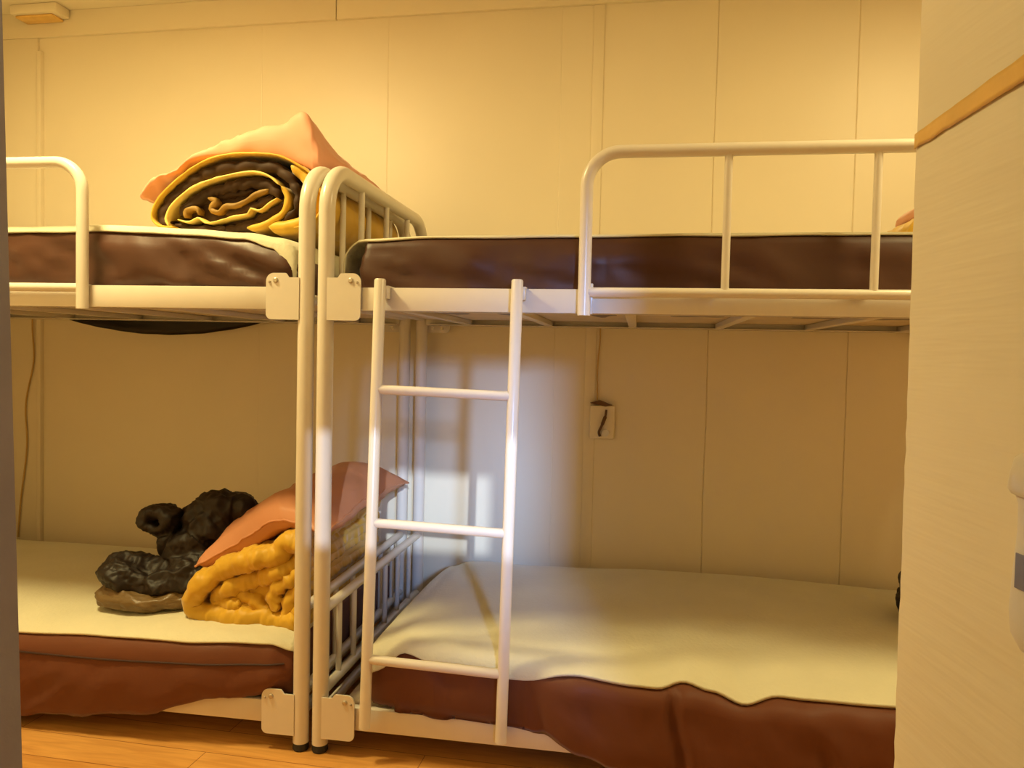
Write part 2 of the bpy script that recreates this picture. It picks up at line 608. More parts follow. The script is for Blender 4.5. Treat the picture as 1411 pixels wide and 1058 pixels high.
def make_bed(sg, B, label, guard):
    root = thing('bunk_bed', label, 'bunk bed', B[0], B[1], 'white tubular steel bunk beds')
    X = lambda u: sg * u
    for u0 in (0.0, LEN):
        p = fillet([(X(u0), 0, .022), (X(u0), 0, TOP), (X(u0), D, TOP), (X(u0), D, .022)], 0.125, 12)
        MB().tube(p, RP, 24).build('end_hoop', M_steel, root)
        for v in (0, D):
            MB().tube([(X(u0), v, 0), (X(u0), v, .004), (X(u0), v, .024), (X(u0), v, .034)], [.020, .0225, .021, .019], 20).build('foot_cap', M_rubber, root)
        # upper and lower end rails with bars
        MB().cyl((X(u0), .01, 1.27), (X(u0), D - .01, 1.27), .0145).build('end_rail', M_steel, root)
        MB().cyl((X(u0), .01, .398), (X(u0), D - .01, .398), .0145).build('end_rail', M_steel, root)
        MB().cyl((X(u0), .01, .165), (X(u0), D - .01, .165), .0145).build('end_rail', M_steel, root)
        MB().cyl((X(u0), .01, .105), (X(u0), D - .01, .105), .0145).build('end_rail', M_steel, root)
        for v in (.265, .5, .735):
            MB().cyl((X(u0), v, 1.27), (X(u0), v, TOP), .0095, 14).build('headboard_bar', M_steel, root)
        for v in (.13, .25, .40, .55, .69, .83):
            MB().cyl((X(u0), v, .165), (X(u0), v, .398), .0085, 14).build('headboard_bar', M_steel, root)
    for (za, zb) in ((1.2385, 1.3011), (.0744, .137)):
        for v, s in ((0, 1), (D, -1)):
            mb = MB()
            mb.box((min(X(.02), X(LEN - .02)), v - .013, za), (max(X(.02), X(LEN - .02)), v + .013, zb), .002)
            mb.box((min(X(.03), X(LEN - .03)), min(v, v + s * .042), za), (max(X(.03), X(LEN - .03)), max(v, v + s * .042), za + .004))
            mb.build('side_rail', M_steel, root)
            for u0, s2 in ((0.0, 1), (LEN, -1)):
                xa, xb = sorted((X(u0 + s2 * .012), X(u0 + s2 * .108)))
                yo = v - s * .0225
                up = za < .5
                z0, z1 = (za - .028, za + .100)
                pl = plate_outline(xa, xb, z0, z1, sg * s2)
                p = MB().plate(pl, yo, yo + s * .005).build('bracket_plate', M_steel, root)
                if v == 0:
                    for (du, dz, r) in ((.080, z1 - .020, .0075), (.098, z1 - .024, .0035)):
                        x = X(u0 + s2 * du)
                        MB().tube([(x, yo + .001, dz), (x, yo - .002, dz), (x, yo - .0045, dz)], [r, r, r * .6], 14).build('bolt', M_bolt, p)
                elif v > 0:
                    for du in (.05, .085):
                        x = X(u0 + s2 * du)
                        MB().tube([(x, D + .0175 - .038, z0 + .016), (x, D + .0175 - .03, z0 + .016)], .006, 10).build('bolt', M_bolt, p)
        for k in range(6):
            u = .18 + k * .318
            xa, xb = sorted((X(u), X(u + .03)))
            MB().box((xa, .016, za + .004), (xb, D - .016, za + .022), .002).build('cross_slat', M_steel, root)
        xa, xb = sorted((X(.035), X(LEN - .035)))
        MB().box((xa, .018, za + .0225), (xb, D - .018, za + .031)).build('base_board', M_board, root)
    # guard rail clipped on the outside of the top front rail
    g0 = guard
    gy = -.031
    pts = fillet([(X(g0), gy, 1.232), (X(g0), gy, 1.648), (X(LEN - .10), gy, 1.648), (X(LEN - .10), gy, 1.232)], .085, 10)
    gr = MB().tube(pts, .0165, 20).build('guard_rail', M_steel, root)
    MB().cyl((X(g0), gy, 1.292), (X(LEN - .10), gy, 1.292), .0125).build('guard_bar', M_steel, gr)
    for k in range(3):
        x = X(g0 + .35 * (k + 1))
        if abs(x) < LEN - .15:
            MB().cyl((x, gy, 1.292), (x, gy, 1.648), .0100, 14).build('guard_bar', M_steel, gr)
    for x in (X(g0), X(LEN - .10)):
        xa, xb = sorted((x + .008 * sg, x + .022 * sg))
        MB().box((xa, gy + .004, 1.236), (xb, -.0125, 1.315), .002).build('clip', M_steel, gr)
        MB().box((xa, -.02, 1.3015), (xb, .018, 1.305), .001).build('clip', M_steel, gr)
    return root


bed_l = make_bed(-1, BL, 'cream steel bunk bed on the left, under the rolled brown and mustard quilt', 0.662)
bed_r = make_bed(1, BR, 'cream steel bunk bed on the right, with the ladder hooked on its front', 0.714)

# ladder
lad = thing('bunk_ladder', 'cream tubular ladder with three rungs hooked on the right bunk bed', 'ladder', to_world(BR, .345, -.04, .09), BR[1])
lb = (.345, -.04, .09)
for (ut, ubm) in ((.170, .146), (.541, .524)):
    mb = MB().tube([(ubm, -.042, .098), (ubm, -.042, .10), (ut, -.042, 1.318), (ut, -.042, 1.322)], [.012, .0155, .0155, .013], 20)
    mb.build('stile', M_steel, lad, lb)
    mb = MB().box((ut + .002, -.036, 1.300), (ut + .022, .020, 1.3045), .001)
    mb.box((ut + .002, .0165, 1.27), (ut + .022, .020, 1.303), .001)
    mb.box((ut + .002, -.040, 1.27), (ut + .020, -.0145, 1.304), .001)
    mb.build('hook', M_steel, lad, lb)
for z in (1.023, .662, .287):
    f = (z - .1) / 1.218
    a, b = .146 + (.170 - .146) * f, .524 + (.541 - .524) * f
    MB().tube([(a + .006, -.042, z + .004), (a + .03, -.042, z + .003), (b - .03, -.042, z - .004), (b - .006, -.042, z - .004)], .0128, 18).build('rung', M_steel, lad, lb)


# ------------------------------------------------------------------ mattresses and sheets

def chaikin(p, k=3):
    for _ in range(k):
        q = [p[0]]
        for a, b in zip(p, p[1:]):
            q += [a.lerp(b, .25), a.lerp(b, .75)]
        q.append(p[-1])
        p = q
    return p


def mattress(B, name, label, cat, u0, u1, ctrl, material, disp, step=.012, npts=120, endr=.035, group=None, sheet=None):
    """ctrl(u)-> control polygon (v,z) from back-top over the front to back-bottom."""
    n = max(8, int(abs(u1 - u0) / step))
    base = ((u0 + u1) / 2, .45, min(p[1] for p in ctrl((u0 + u1) / 2)))
    root = thing(name, label, cat, to_world(B, *base), B[1], group)
    rows = []
    us = [u0 + (u1 - u0) * i / n for i in range(n + 1)]
    sgn = 1 if u1 > u0 else -1
    ends = [0, .15, .4, .75]
    ul = [(u0 + sgn * endr * (1 - cos(a * pi / 2 / .999)) * 0 + 0, 0) for a in ends] and []
    seq = []
    for k in range(7):                           # rounded start
        a = pi / 2 * k / 6
        seq.append((u0 + sgn * endr * (1 - sin(a)) * 1.0, endr * (1 - cos(a - pi / 2 + pi / 2)) * 0))
    seq = []
    for k in range(6):
        a = pi / 2 * k / 6
        seq.append((u0 + sgn * endr * (1 - cos(a)), endr * (1 - sin(a))))
    for u in us:
        if abs(u - u0) >= endr and abs(u - u1) >= endr:
            seq.append((u, 0))
    for k in range(5, -1, -1):
        a = pi / 2 * k / 6
        seq.append((u1 - sgn * endr * (1 - cos(a)), endr * (1 - sin(a))))
    for u, ins in seq:
        cp = [Vector(p) for p in ctrl(u)]
        pts = resample(chaikin(cp + [cp[0]], 3), npts + 1)[:-1]
        if ins > 0:
            vs = [p.x for p in pts]
            zs = [p.y for p in pts]
            cv, cz = (max(vs) + min(vs)) / 2, (max(zs) + min(zs)) / 2
            hv, hz = (max(vs) - min(vs)) / 2, (max(zs) - min(zs)) / 2
            pts = [Vector((cv + (p.x - cv) * (1 - ins / hv), cz + (p.y - cz) * (1 - ins / hz * .8))) for p in pts]
        rows.append([(u, p.x, p.y) for p in pts])
    mb = MB().grid(rows, closed_j=True, caps=True)
    mb.build('cover', material, root, base, smooth=180, disp=disp)
    return root, base


def sheet_over(B, label, u0, u1, ctrl, edge, thick=.006, lift=.006, flap=0.0, step=.015, wav=.003, flapr=.03, vstart=.06, group='cream felt sheets on the mattresses'):
    sgn = 1 if u1 > u0 else -1
    base = ((u0 + u1) / 2, .45, ctrl((u0 + u1) / 2)[1][1])
    rows = []
    Lw = abs(u1 - u0)
    n = int((Lw + flap) / step)
    for i in range(n + 1):
        wv = -flap + (Lw + flap) * i / n
        if wv < 0:
            u, drop, wu = u0, flapr + (-wv), u0
        elif wv < flapr * pi / 2:
            a = wv / flapr
            u = u0 + sgn * flapr * (1 - cos(a))
            drop = flapr * (1 - sin(a))
        else:
            u = u0 + sgn * (wv - flapr * pi / 2 + flapr)
            drop = 0
        if flap <= 0:
            u, drop = u0 + sgn * wv, 0
        if sgn * u > sgn * u1:
            break
        cp = [Vector(p) for p in ctrl(u)]
        pts = chaikin(cp, 4)
        # arclength from back; cut past the v = vstart line by edge(u)
        tot, out = 0, []
        L = [0]
        for a_, b_ in zip(pts, pts[1:]):
            L.append(L[-1] + (b_ - a_).length)
        sv = 0
        for q, l in zip(pts, L):
            if q.x < vstart:
                sv = l
                break
        tgt = sv + edge(u)
        npt = 64
        j = 0
        row = []
        for k in range(npt + 1):
            s = tgt * (1 - (1 - k / npt) ** 1.35)
            while j < len(L) - 2 and L[j + 1] < s:
                j += 1
            d = L[j + 1] - L[j]
            f = (s - L[j]) / d if d > 1e-9 else 0
            p = pts[j].lerp(pts[j + 1], f)
            tg = (pts[j + 1] - pts[j]).normalized()
            nrm = Vector((tg.y, -tg.x))     # outward of the section
            if nrm.y < 0 and tg.x < 0 and abs(tg.x) > abs(tg.y):
                nrm = -nrm
            if abs(tg.y) > abs(tg.x) and nrm.x > 0:
                nrm = -nrm
            lf = lift + wav * (0.5 + .5 * nz(u * 9, p.x * 7, 2))
            q = p + nrm * lf
            row.append((u - sgn * (lift if drop > 0 else 0), q.x, q.y - drop))
        rows.append(row)
    mb = MB().grid(rows)
    ob = mb.build('mattress_sheet', M_felt, None, base, smooth=180)
    ob.location = to_world(B, *base)
    ob.rotation_euler = (0, 0, B[1])
    md = ob.modifiers.new('thickness', 'SOLIDIFY')
    md.thickness = thick
    md.offset = 1
    me = ob.data
    # make sure solidify grows upwards
    up = sum((p.normal.z * p.area for p in me.polygons))
    if up < 0:
        me.flip_normals()
    ob['label'] = label
    ob['category'] = 'sheet'
    ob['group'] = group
    return ob


DB = D - .022


# upper left mattress (u negative)
def c_ul(u):
    zt = interp([(-1.9, 1.472), (-.9, 1.474), (-.65, 1.478), (-.37, 1.466), (-.2, 1.454), (-.10, 1.440), (-.045, 1.415)], u)
    zt2 = zt + .002 * nz(u * 5, 1)
    zb = 1.270
    return [(DB, zb), (DB, zt2 - .02), (DB - .03, zt2), (.5, zt2 + .001), (.075, zt2), (.030, zt2 - .004), (.022, zt2 - .03), (.020, 1.38), (.024, 1.33), (.028, zb), (.06, zb)]


def wrinkle_ul(p, n):
    u, v, z = p
    if n.z > .7 or v > .5:
        return 0
    a = u * 2.2 + (z - 1.38) * 9
    d = .017 * ridge(u * 3.2 + .8, (z + .34 * u) * 15, 2) + .009 * ridge(u * 7, (z + .2 * u) * 26, 5) + .003 * ridge(u * 16, z * 30, 8)
    k = min(1, max(0, (c_ul(u)[2][1] - .022 - z) / .035))
    return min(d - .006, .018) * k * (1 if z > 1.31 else .3)


mattress(BL, 'mattress', 'brown satin mattress on the upper left bunk', 'mattress', -1.9, -.042, c_ul, M_brown, wrinkle_ul, group='brown mattresses on the bunks')


def c_ur(u):
    zt = interp([(.05, 1.425), (.10, 1.436), (.3, 1.444), (.7, 1.446), (1.07, 1.449), (1.9, 1.450)], u)
    zb = 1.270
    return [(DB, zb), (DB, zt - .02), (DB - .03, zt), (.5, zt + .001), (.060, zt), (.026, zt - .003), (.020, zt - .02), (.020, 1.37), (.022, 1.32), (.026, zb), (.06, zb)]


def wrinkle_ur(p, n):
    u, v, z = p
    if n.z > .7 or v > .5:
        return 0
    d = .012 * ridge(u * 2.6 + 3.3, (z + .22 * u) * 14, 2) + .007 * ridge(u * 5 + 1, (z + .25 * u) * 24, 5) + .002 * ridge(u * 14, z * 30, 8)
    k = min(1, max(0, (c_ur(u)[2][1] - .018 - z) / .035))
    return (d - .003) * k * (1.0 if u < .75 else .7)


mattress(BR, 'mattress', 'brown satin mattress on the upper right bunk, behind the long guard rail', 'mattress', .098, 1.9, c_ur, M_brown, wrinkle_ur, group='brown mattresses on the bunks', endr=.015)


def c_ll(u):
    zt = interp([(-1.9, .292), (-1.2, .292), (-.88, .288), (-.6, .297), (-.37, .302), (-.19, .306), (-.1, .302), (-.03, .292)], u)
    zb = interp([(-1.9, .022), (-.88, .026), (-.75, .042), (-.48, .068), (-.37, .095), (-.23, .131), (-.12, .142), (-.03, .145)], u)
    vf = interp([(-1.9, -.05), (-.6, -.045), (-.3, -.034), (-.1, -.010), (-.03, .01)], u)
    zs = max(zb, .143)
    crown = .012 if u < -.3 else .012
    vi = -.019 if zb < .138 else .01
    return [(DB, .15), (DB, zt - .03), (DB - .04, zt - .005), (.5, zt + crown), (.12, zt + .006), (.02, zt), (vf + .002, zt - .02), (vf - .012, zt - .07), (vf - .012, zb + .05), (vf, zb + .008), (min(vf + .018, vi), zb + .002), (vi, zb + .01), (vi, zs), (.03, .146), (.2, .147)]


def wrinkle_ll(p, n):
    u, v, z = p
    if n.z > .6 or v > .3 or (n.y > 0.2):
        return 0
    d = .010 * ridge((u - z * .8) * 4.0 + 5, (z + u * .25) * 5, 2) + .007 * ridge((u - z * 1.3) * 9, z * 7, 6) + .003 * ridge((u - z * 1.2) * 24, z * 14, 9) - .007
    sm_ = 1 - exp(-((z - (.243 + .012 * sin(u * 2.5))) / .02) ** 2)
    k = min(1, max(0, (.28 - z) / .02))
    return d * (1 if z < .24 else .35) * k * sm_


r_, b_ = mattress(BL, 'mattress', 'thick brown mattress with a piped seam on the lower left bunk', 'mattress', -1.9, -.026, c_ll, M_brown2, wrinkle_ll, group='brown mattresses on the bunks', endr=.018)
mb = MB()
pp = []
for i in range(120):
    u = -1.84 + 1.79 * i / 119
    vf = interp([(-1.9, -.05), (-.6, -.045), (-.3, -.034), (-.1, -.010), (-.03, .01)], u)
    pp.append((u, vf - .0118, .243 + .012 * sin(u * 2.5)))
mb.tube(pp, .003, 8).build('piping', M_pipe, r_, b_)


def c_lr(u):
    zt = interp([(.03, .255), (.10, .270), (.16, .296), (.23, .318), (.32, .322), (.41, .318), (.68, .322), (.93, .332), (1.2, .332), (1.9, .315)], u)
    zf = interp([(.05, .262), (.12, .285), (.18, .305), (.25, .327), (.34, .322), (.41, .312), (.53, .314), (.72, .306), (.86, .296), (.93, .294), (.995, .306), (1.06, .296), (1.14, .278), (1.23, .294), (1.35, .296), (1.9, .296)], u)
    zb = interp([(.05, .148), (.12, .146), (.3, .132), (.53, .126), (.635, .116), (.733, .078), (.886, .058), (1.05, .035), (1.9, .02)], u)
    vf = interp([(.05, .016), (.2, .004), (.45, .000), (.57, -.004), (.74, -.046), (.9, -.058), (1.9, -.06)], u)
    zs = max(zb, .143)
    vi = -.019 if zb < .138 else .01
    bul = interp([(.5, .004), (.7, .014)], u) + interp([(.55, .002), (.7, .010)], u) * nz(u * 4.3, 9.1)
    return [(DB, .15), (DB, zt - .03), (DB - .04, zt - .004), (.55, zt + .010), (.14, (zt + zf) / 2 + .006), (.02, zf), (vf - .004, zf - .018), (vf - bul, zf - .06), (vf - bul, zb + .06), (vf - .004, zb + .012), (min(vf + .018, vi), zb + .002), (vi, zb + .01), (vi, zs), (.03, .146), (.2, .147)]


def wrinkle_lr(p, n):
    u, v, z = p
    if n.z > .6 or v > .3 or n.y > .2:
        return 0
    d = .011 * ridge(u * 3.1 + .4, z * 3.5 + u * .8, 12) + .008 * ridge(u * 7 + z * 4, z * 8, 6) + .003 * ridge(u * 19 + z * 6, z * 15, 9) - .007
    # gathered fold
    uc = .985 + .05 * (.27 - z) * (-1) + .02 * sin(z * 18)
    d += -.018 * exp(-((u - uc) / .012) ** 2) + .010 * exp(-((u - uc - .03) / .022) ** 2)
    uc2 = 1.335 + .3 * (.15 - z)
    d += -.014 * exp(-((u - uc2) / .016) ** 2) * (1 if z < .19 else max(0, 1 - (z - .19) / .03))
    uc3 = .60 + .35 * (.22 - z)
    d += -.008 * exp(-((u - uc3) / .02) ** 2)
    k = min(1, max(0, (.30 - z) / .04))
    if u < .58:
        d = min(d, .004)
    return d * k


mattress(BR, 'mattress', 'bulging brown mattress on the lower right bunk, behind the ladder', 'mattress', .118, 1.9, c_lr, M_brown2, wrinkle_lr, group='brown mattresses on the bunks', endr=.05)


# sheets start at the back-top point
def trimc(c):
    return lambda u: c(u)[1:]


sheet_over(BL, 'cream felt sheet under the rolled quilt on the upper left bunk', -.046, -1.86, trimc(c_ul),
           lambda u: .040 + .006 * nz(u * 6, 4) + interp([(-.2, 0), (-.11, .012), (-.07, .035), (-.04, .03)], u), thick=.005, lift=.002, wav=.002, flap=.03)
sheet_over(BR, 'cream felt sheet on the upper right bunk, hanging over its left end', .046, 1.86, trimc(c_ur),
           lambda u: .036 + .004 * nz(u * 5, 4), thick=.004, lift=.002, wav=.001, flap=.07, flapr=.045)
sheet_over(BL, 'cream felt sheet under the yellow quilt on the lower left bunk', -.027, -1.86, trimc(c_ll),
           lambda u: .082 + .006 * nz(u * 4, 4) + interp([(-.34, 0), (-.027, -.030)], u), thick=.006, lift=.002, flap=.0)
sheet_over(BR, 'cream felt sheet with a wavy hem on the lower right bunk', .128, 1.86, trimc(c_lr),
           lambda u: .098 + .008 * nz(u * 5, 8) + interp([(.125, -.02), (.16, .0), (.24, -.030), (.34, -.012), (.45, .0)], u) + interp([(.93, 0), (.99, -.012), (1.06, 0), (1.14, .012), (1.22, -.006), (1.3, 0)], u),
           thick=.008, lift=.002, wav=.003, flap=.09, flapr=.03)


# ------------------------------------------------------------------ quilts, pillows, clothes

def ribbon(mb, path, t, v0, v1, nv=26, per=6, tmod=None, vmod=None, edge_round=1.0, step=.009):
    """a padded strip: path in the (u,z) plane, thickness t, running from v0 to v1"""
    P = smooth_poly([Vector(p) for p in path], per)
    N = max(12, int(sum((b - a).length for a, b in zip(P, P[1:])) / step))
    P = resample(P, N)
    rows = []
    for i, p in enumerate(P):
        a, b = P[max(0, i - 1)], P[min(N - 1, i + 1)]
        tg = (b - a).normalized()
        nr = Vector((-tg.y, tg.x))
        s = i / (N - 1)
        endf = min(1, sqrt(max(0, 1 - (1 - min(s, 1 - s) * (N - 1) / 3) ** 2)) if min(s, 1 - s) * (N - 1) < 3 else 1)
        tt = t * max(.12, endf) * (tmod(s) if tmod else 1)
        a0 = v0 + (vmod(s) if vmod else 0)
        row = []
        re = tt / 2 * edge_round
        # stadium loop: one side v0->v1, round back, other side v1->v0, round front
        for k in range(nv + 1):
            vv = a0 + re + (v1 - a0 - 2 * re) * k / nv
            row.append((p.x + nr.x * tt / 2, vv, p.y + nr.y * tt / 2))
        na = 5 if step > .006 else 9
        for k in range(1, na):
            an = pi * k / na
            row.append((p.x + nr.x * tt / 2 * cos(an), v1 - re + re * sin(an), p.y + nr.y * tt / 2 * cos(an)))
        for k in range(nv, -1, -1):
            vv = a0 + re + (v1 - a0 - 2 * re) * k / nv
            row.append((p.x - nr.x * tt / 2, vv, p.y - nr.y * tt / 2))
        for k in range(1, na):
            an = pi * k / na
            row.append((p.x - nr.x * tt / 2 * cos(an), a0 + re - re * sin(an), p.y - nr.y * tt / 2 * cos(an)))
        rows.append(row)
    mb.grid(rows, closed_j=True, caps=True)
    return mb


def Z2(x, y):   # roll end drawn in its own (u,z) face plane
    return (-.553 + (x - 91) * .000687, 1.539 - (y - 504) * .000629)


# --- rolled quilt on the upper left bunk
RB = (-.30, .45, 1.484)
rq = thing('rolled_quilt', 'rolled mustard and dark brown quilt on the upper left bunk', 'quilt', to_world(BL, *RB), BL[1])


def puff(p, n):
    u, v, z = p
    return .0035 * ridge(u * 20, v * 9, z * 20) + .003 * nz(u * 34, v * 12, z * 34)


def rim(p, n):
    u, v, z = p
    return .0012 * ridge(u * 14, v * 12, z * 14) + .0016 * nz(u * 45, v * 10, z * 45)


def quilted(p, n):
    u, v, z = p
    a = math.atan2((z - 1.585) / .12, (u + .31) / .25)
    return .009 * (abs(sin(a * 8.5 + .5 * nz(u * 9, v * 3, z * 9))) ** .6 - .75) + .003 * ridge(u * 34, v * 16, z * 34)


def zz(*pts):
    return [Z2(*p) for p in pts]


mb = MB()
ribbon(mb, zz((200, 582), (135, 578), (98, 545), (100, 500), (128, 445), (185, 385), (265, 318), (360, 266), (450, 244), (560, 240), (680, 252), (770, 296), (840, 350), (880, 430), (876, 510), (830, 570), (760, 588)),
       .0060, .120, .86, per=6, edge_round=.9)
mb.build('outer_cover', M_yellow, rq, RB, smooth=180, disp=rim)
mb = MB()      # padded mustard layer turning down on the right
ribbon(mb, zz((740, 300), (800, 350), (835, 420), (835, 490), (795, 550), (730, 578), (640, 582)), .036, .128, .85, nv=24)
ribbon(mb, zz((690, 390), (718, 440), (705, 500), (660, 545), (600, 575), (540, 585)), .018, .132, .8, nv=14)
mb.build('fold', M_yellow, rq, RB, smooth=180, disp=puff)
mb = MB()
ribbon(mb, zz((165, 565), (130, 545), (135, 500), (165, 450), (235, 388), (330, 325), (430, 296), (560, 290), (650, 302), (715, 345), (752, 410), (758, 470), (730, 520), (680, 566)), .036, .136, .84,
       tmod=lambda q: 1.05 if q < .6 else max(.35, 1.05 - (q - .6) * 2.2))
mb.build('lining', M_lining, rq, RB, smooth=180, disp=quilted)
mb = MB()
ribbon(mb, zz((176, 580), (160, 545), (175, 495), (215, 448), (270, 404), (340, 370), (430, 344), (510, 328), (580, 326), (640, 346), (690, 390)), .0062, .124, .82, edge_round=.9)
ribbon(mb, zz((212, 545), (262, 556), (305, 536), (345, 560), (405, 550), (470, 532), (535, 520), (552, 494), (590, 503), (640, 468), (672, 446)), .0045, .132, .8, nv=14)
mb.build('binding', M_pale, rq, RB, smooth=180, disp=rim)
mb = MB()
ribbon(mb, zz((215, 520), (225, 490), (270, 452), (340, 414), (420, 388), (510, 368), (590, 366), (640, 396), (672, 436)), .030, .142, .8)
ribbon(mb, zz((420, 582), (500, 574), (570, 548), (640, 505), (690, 465)), .026, .150, .8)
ribbon(mb, zz((420, 512), (500, 490), (570, 462), (640, 428)), .024, .156, .8)
ribbon(mb, zz((190, 566), (250, 580), (340, 585), (420, 582)), .016, .146, .8)
ribbon(mb, zz((290, 455), (350, 430), (440, 415), (540, 400)), .020, .160, .8)
mb.build('lining', M_lining, rq, RB, smooth=180, disp=quilted)
mb = MB()
ribbon(mb, zz((238, 530), (236, 502), (262, 488), (292, 492), (300, 518)), .010, .140, .7, nv=12)
ribbon(mb, zz((345, 440), (378, 452), (350, 490), (388, 506), (420, 478), (470, 474), (520, 450), (560, 424), (622, 404)), .010, .144, .8, nv=14)
mb.build('fold', M_gold, rq, RB, smooth=180, disp=puff)
# the packed core of the roll, set back behind the folds at its end
mb = MB()
rows = []
for v, k in [(.175, .80), (.18, .90), (.19, .94)] + [(.19 + .62 * i / 8, .95) for i in range(1, 9)]:
    rows.append([(-.315 + .235 * k * cos(2 * pi * j / 48), v, 1.590 + .100 * k * sin(2 * pi * j / 48)) for j in range(48)])
mb.grid(rows, closed_j=True, caps=True).build('packed_core', M_lining, rq, RB, smooth=180, disp=puff)

# --- salmon blanket draped over the roll
PB = (-.3, .45, 1.66)
st = [
    (.165, [(-.605, 1.595), (-.565, 1.640), (-.50, 1.668), (-.42, 1.715), (-.33, 1.752), (-.24, 1.782), (-.15, 1.808), (-.085, 1.828), (-.058, 1.800), (-.046, 1.750), (-.03, 1.718)]),
    (.30, [(-.60, 1.590), (-.56, 1.632), (-.50, 1.672), (-.42, 1.718), (-.33, 1.756), (-.24, 1.790), (-.16, 1.815), (-.10, 1.805), (-.06, 1.775), (-.035, 1.735), (.00, 1.700)]),
    (.50, [(-.57, 1.585), (-.53, 1.630), (-.47, 1.670), (-.40, 1.710), (-.32, 1.740), (-.24, 1.765), (-.16, 1.775), (-.10, 1.765), (-.07, 1.752), (-.04, 1.735), (-.005, 1.712)]),
    (.66, [(-.55, 1.585), (-.51, 1.620), (-.45, 1.655), (-.38, 1.69), (-.30, 1.715), (-.23, 1.735), (-.16, 1.742), (-.10, 1.738), (-.06, 1.725), (-.02, 1.712), (.005, 1.690)]),
    (.80, [(-.54, 1.58), (-.50, 1.605), (-.44, 1.625), (-.37, 1.65), (-.30, 1.68), (-.22, 1.70), (-.16, 1.705), (-.10, 1.70), (-.06, 1.69), (-.03, 1.68), (-.01, 1.665)]),
]


def roll_top(u):
    q = 1 - ((u + .29) / .285) ** 2
    z = 1.590 + .116 * sqrt(q) if q > 0 else 1.59
    return z


top_rows = []
nv, nu = 44, 70
for i in range(nv + 1):
    v = .165 + .635 * i / nv
    for (va, A), (vb, Bq) in zip(st, st[1:]):
        if v <= vb + 1e-9:
            f = (v - va) / (vb - va)
            line = [Vector(a).lerp(Vector(b), f) for a, b in zip(A, Bq)]
            break
    line = resample(smooth_poly(line, 5), nu + 1)
    row = []
    for p in line:
        h = .009 * ridge(p.x * 9 + v * 5, v * 8, 3) + .005 * ridge(p.x * 24, v * 20 + p.x * 10, 5) + .003 * ridge(p.x * 55, v * 30, 9)
        row.append((p.x, v + .012 * nz(p.x * 9, i * .1), p.y + h - .006))
    top_rows.append(row)
def under(x, z):
    e = min(1, max(0, (x + .575) / .05), max(0, (.0 - x) / .05))
    low = max(roll_top(x) + .004, z - .20)
    return min(z - .012, (z - .022) * (1 - e) + low * e)


bot_rows = [[(x, y, under(x, z)) for x, y, z in row] for row in top_rows]
mb = MB()
loop = []
for tr, brw in zip(top_rows, bot_rows):
    loop.append(list(tr) + list(reversed(brw)))
front = []
for k in range(8, 0, -1):          # close the front softly, dense enough to shade its folds
    f = k / 8
    r0 = loop[0]
    n_ = len(r0)
    half = n_ // 2
    row = []
    for j in range(n_):
        a = Vector(r0[j])
        b = Vector(r0[n_ - 1 - j])
        mid = (a + b) / 2
        s = 1 - f ** 2 * .999
        q = mid + (a - mid) * s
        q.y -= .020 * (1 - (1 - f) ** 2) * .9 - .006 * nz(q.x * 14, q.z * 20)
        row.append(q)
    front.append(row)
mb.grid(front + loop, closed_j=True, caps=True)
ob = mb.build('folded_blanket', M_pink, None, PB, smooth=180)
ob.location = to_world(BL, *PB)
ob.rotation_euler = (0, 0, BL[1])
ob['label'] = 'salmon pink blanket heaped on top of the rolled quilt'
ob['category'] = 'blanket'

# --- yellow folded quilt on the lower left bunk


def Z3(x, y):    # front face of the folded quilt, plane v = .1
    px, py = 100 + x / 2.822, 620 + y / 2.822
    return (-.425 + (px - 252) * .00232, .291 + (863 - py) * .00228 + .004)


QB = (-.24, .45, .31)
fq = thing('folded_quilt', 'mustard yellow satin quilt folded thick on the lower left bunk', 'quilt', to_world(BL, *QB), BL[1])


def crease(p, n):
    u, v, z = p
    w1 = .5 * nz(u * 8, v * 8, z * 8)
    return (.006 * ridge(u * 13 + z * 6, v * 16, z * 13) + .0048 * ridge(u * 26 + z * 12 + w1, v * 10, z * 12 - u * 8)
            + .0034 * ridge(u * 52 + 2 * w1, v * 26, z * 36) + .002 * ridge(u * 95, v * 60, z * 80 + w1) - .006)


mb = MB()
ribbon(mb, [(-.050, .560), (-.10, .553), Z3(800, 405), Z3(700, 430), Z3(600, 470), Z3(520, 520), Z3(478, 575), Z3(470, 618), Z3(505, 640), Z3(570, 646), Z3(650, 646), Z3(760, 648), Z3(850, 650), (-.052, .338)],
       .060, .072, .84, nv=90, step=.0045, tmod=lambda s: 1 + .12 * sin(s * 60), vmod=lambda s: .008 * sin(s * 23))
mb.build('outer_cover', M_yellow, fq, QB, smooth=180, disp=crease)
mb = MB()
ribbon(mb, [(-.052, .503), Z3(800, 470), Z3(720, 500), Z3(640, 530), Z3(570, 572), Z3(555, 600), Z3(600, 606), Z3(660, 600)],
       .050, .088, .82, nv=90, step=.0045, tmod=lambda s: 1 + .15 * sin(s * 45), vmod=lambda s: .01 * sin(s * 17 + 1))
mb.build('fold', M_yellow, fq, QB, smooth=180, disp=crease)
mb = MB()
ribbon(mb, [Z3(640, 565), Z3(700, 590), Z3(740, 620), Z3(760, 628), Z3(690, 620), Z3(620, 612)], .042, .095, .8, nv=90, step=.0045, tmod=lambda s: 1 + .2 * sin(s * 30))
mb.build('fold', M_yellow, fq, QB, smooth=180, disp=crease)
mb = MB()
ribbon(mb, [(-.050, .470), Z3(845, 500), Z3(800, 530), Z3(785, 575), Z3(800, 610)], .036, .080, .8, nv=90, step=.0045, tmod=lambda s: 1 + .2 * sin(s * 25 + 1))
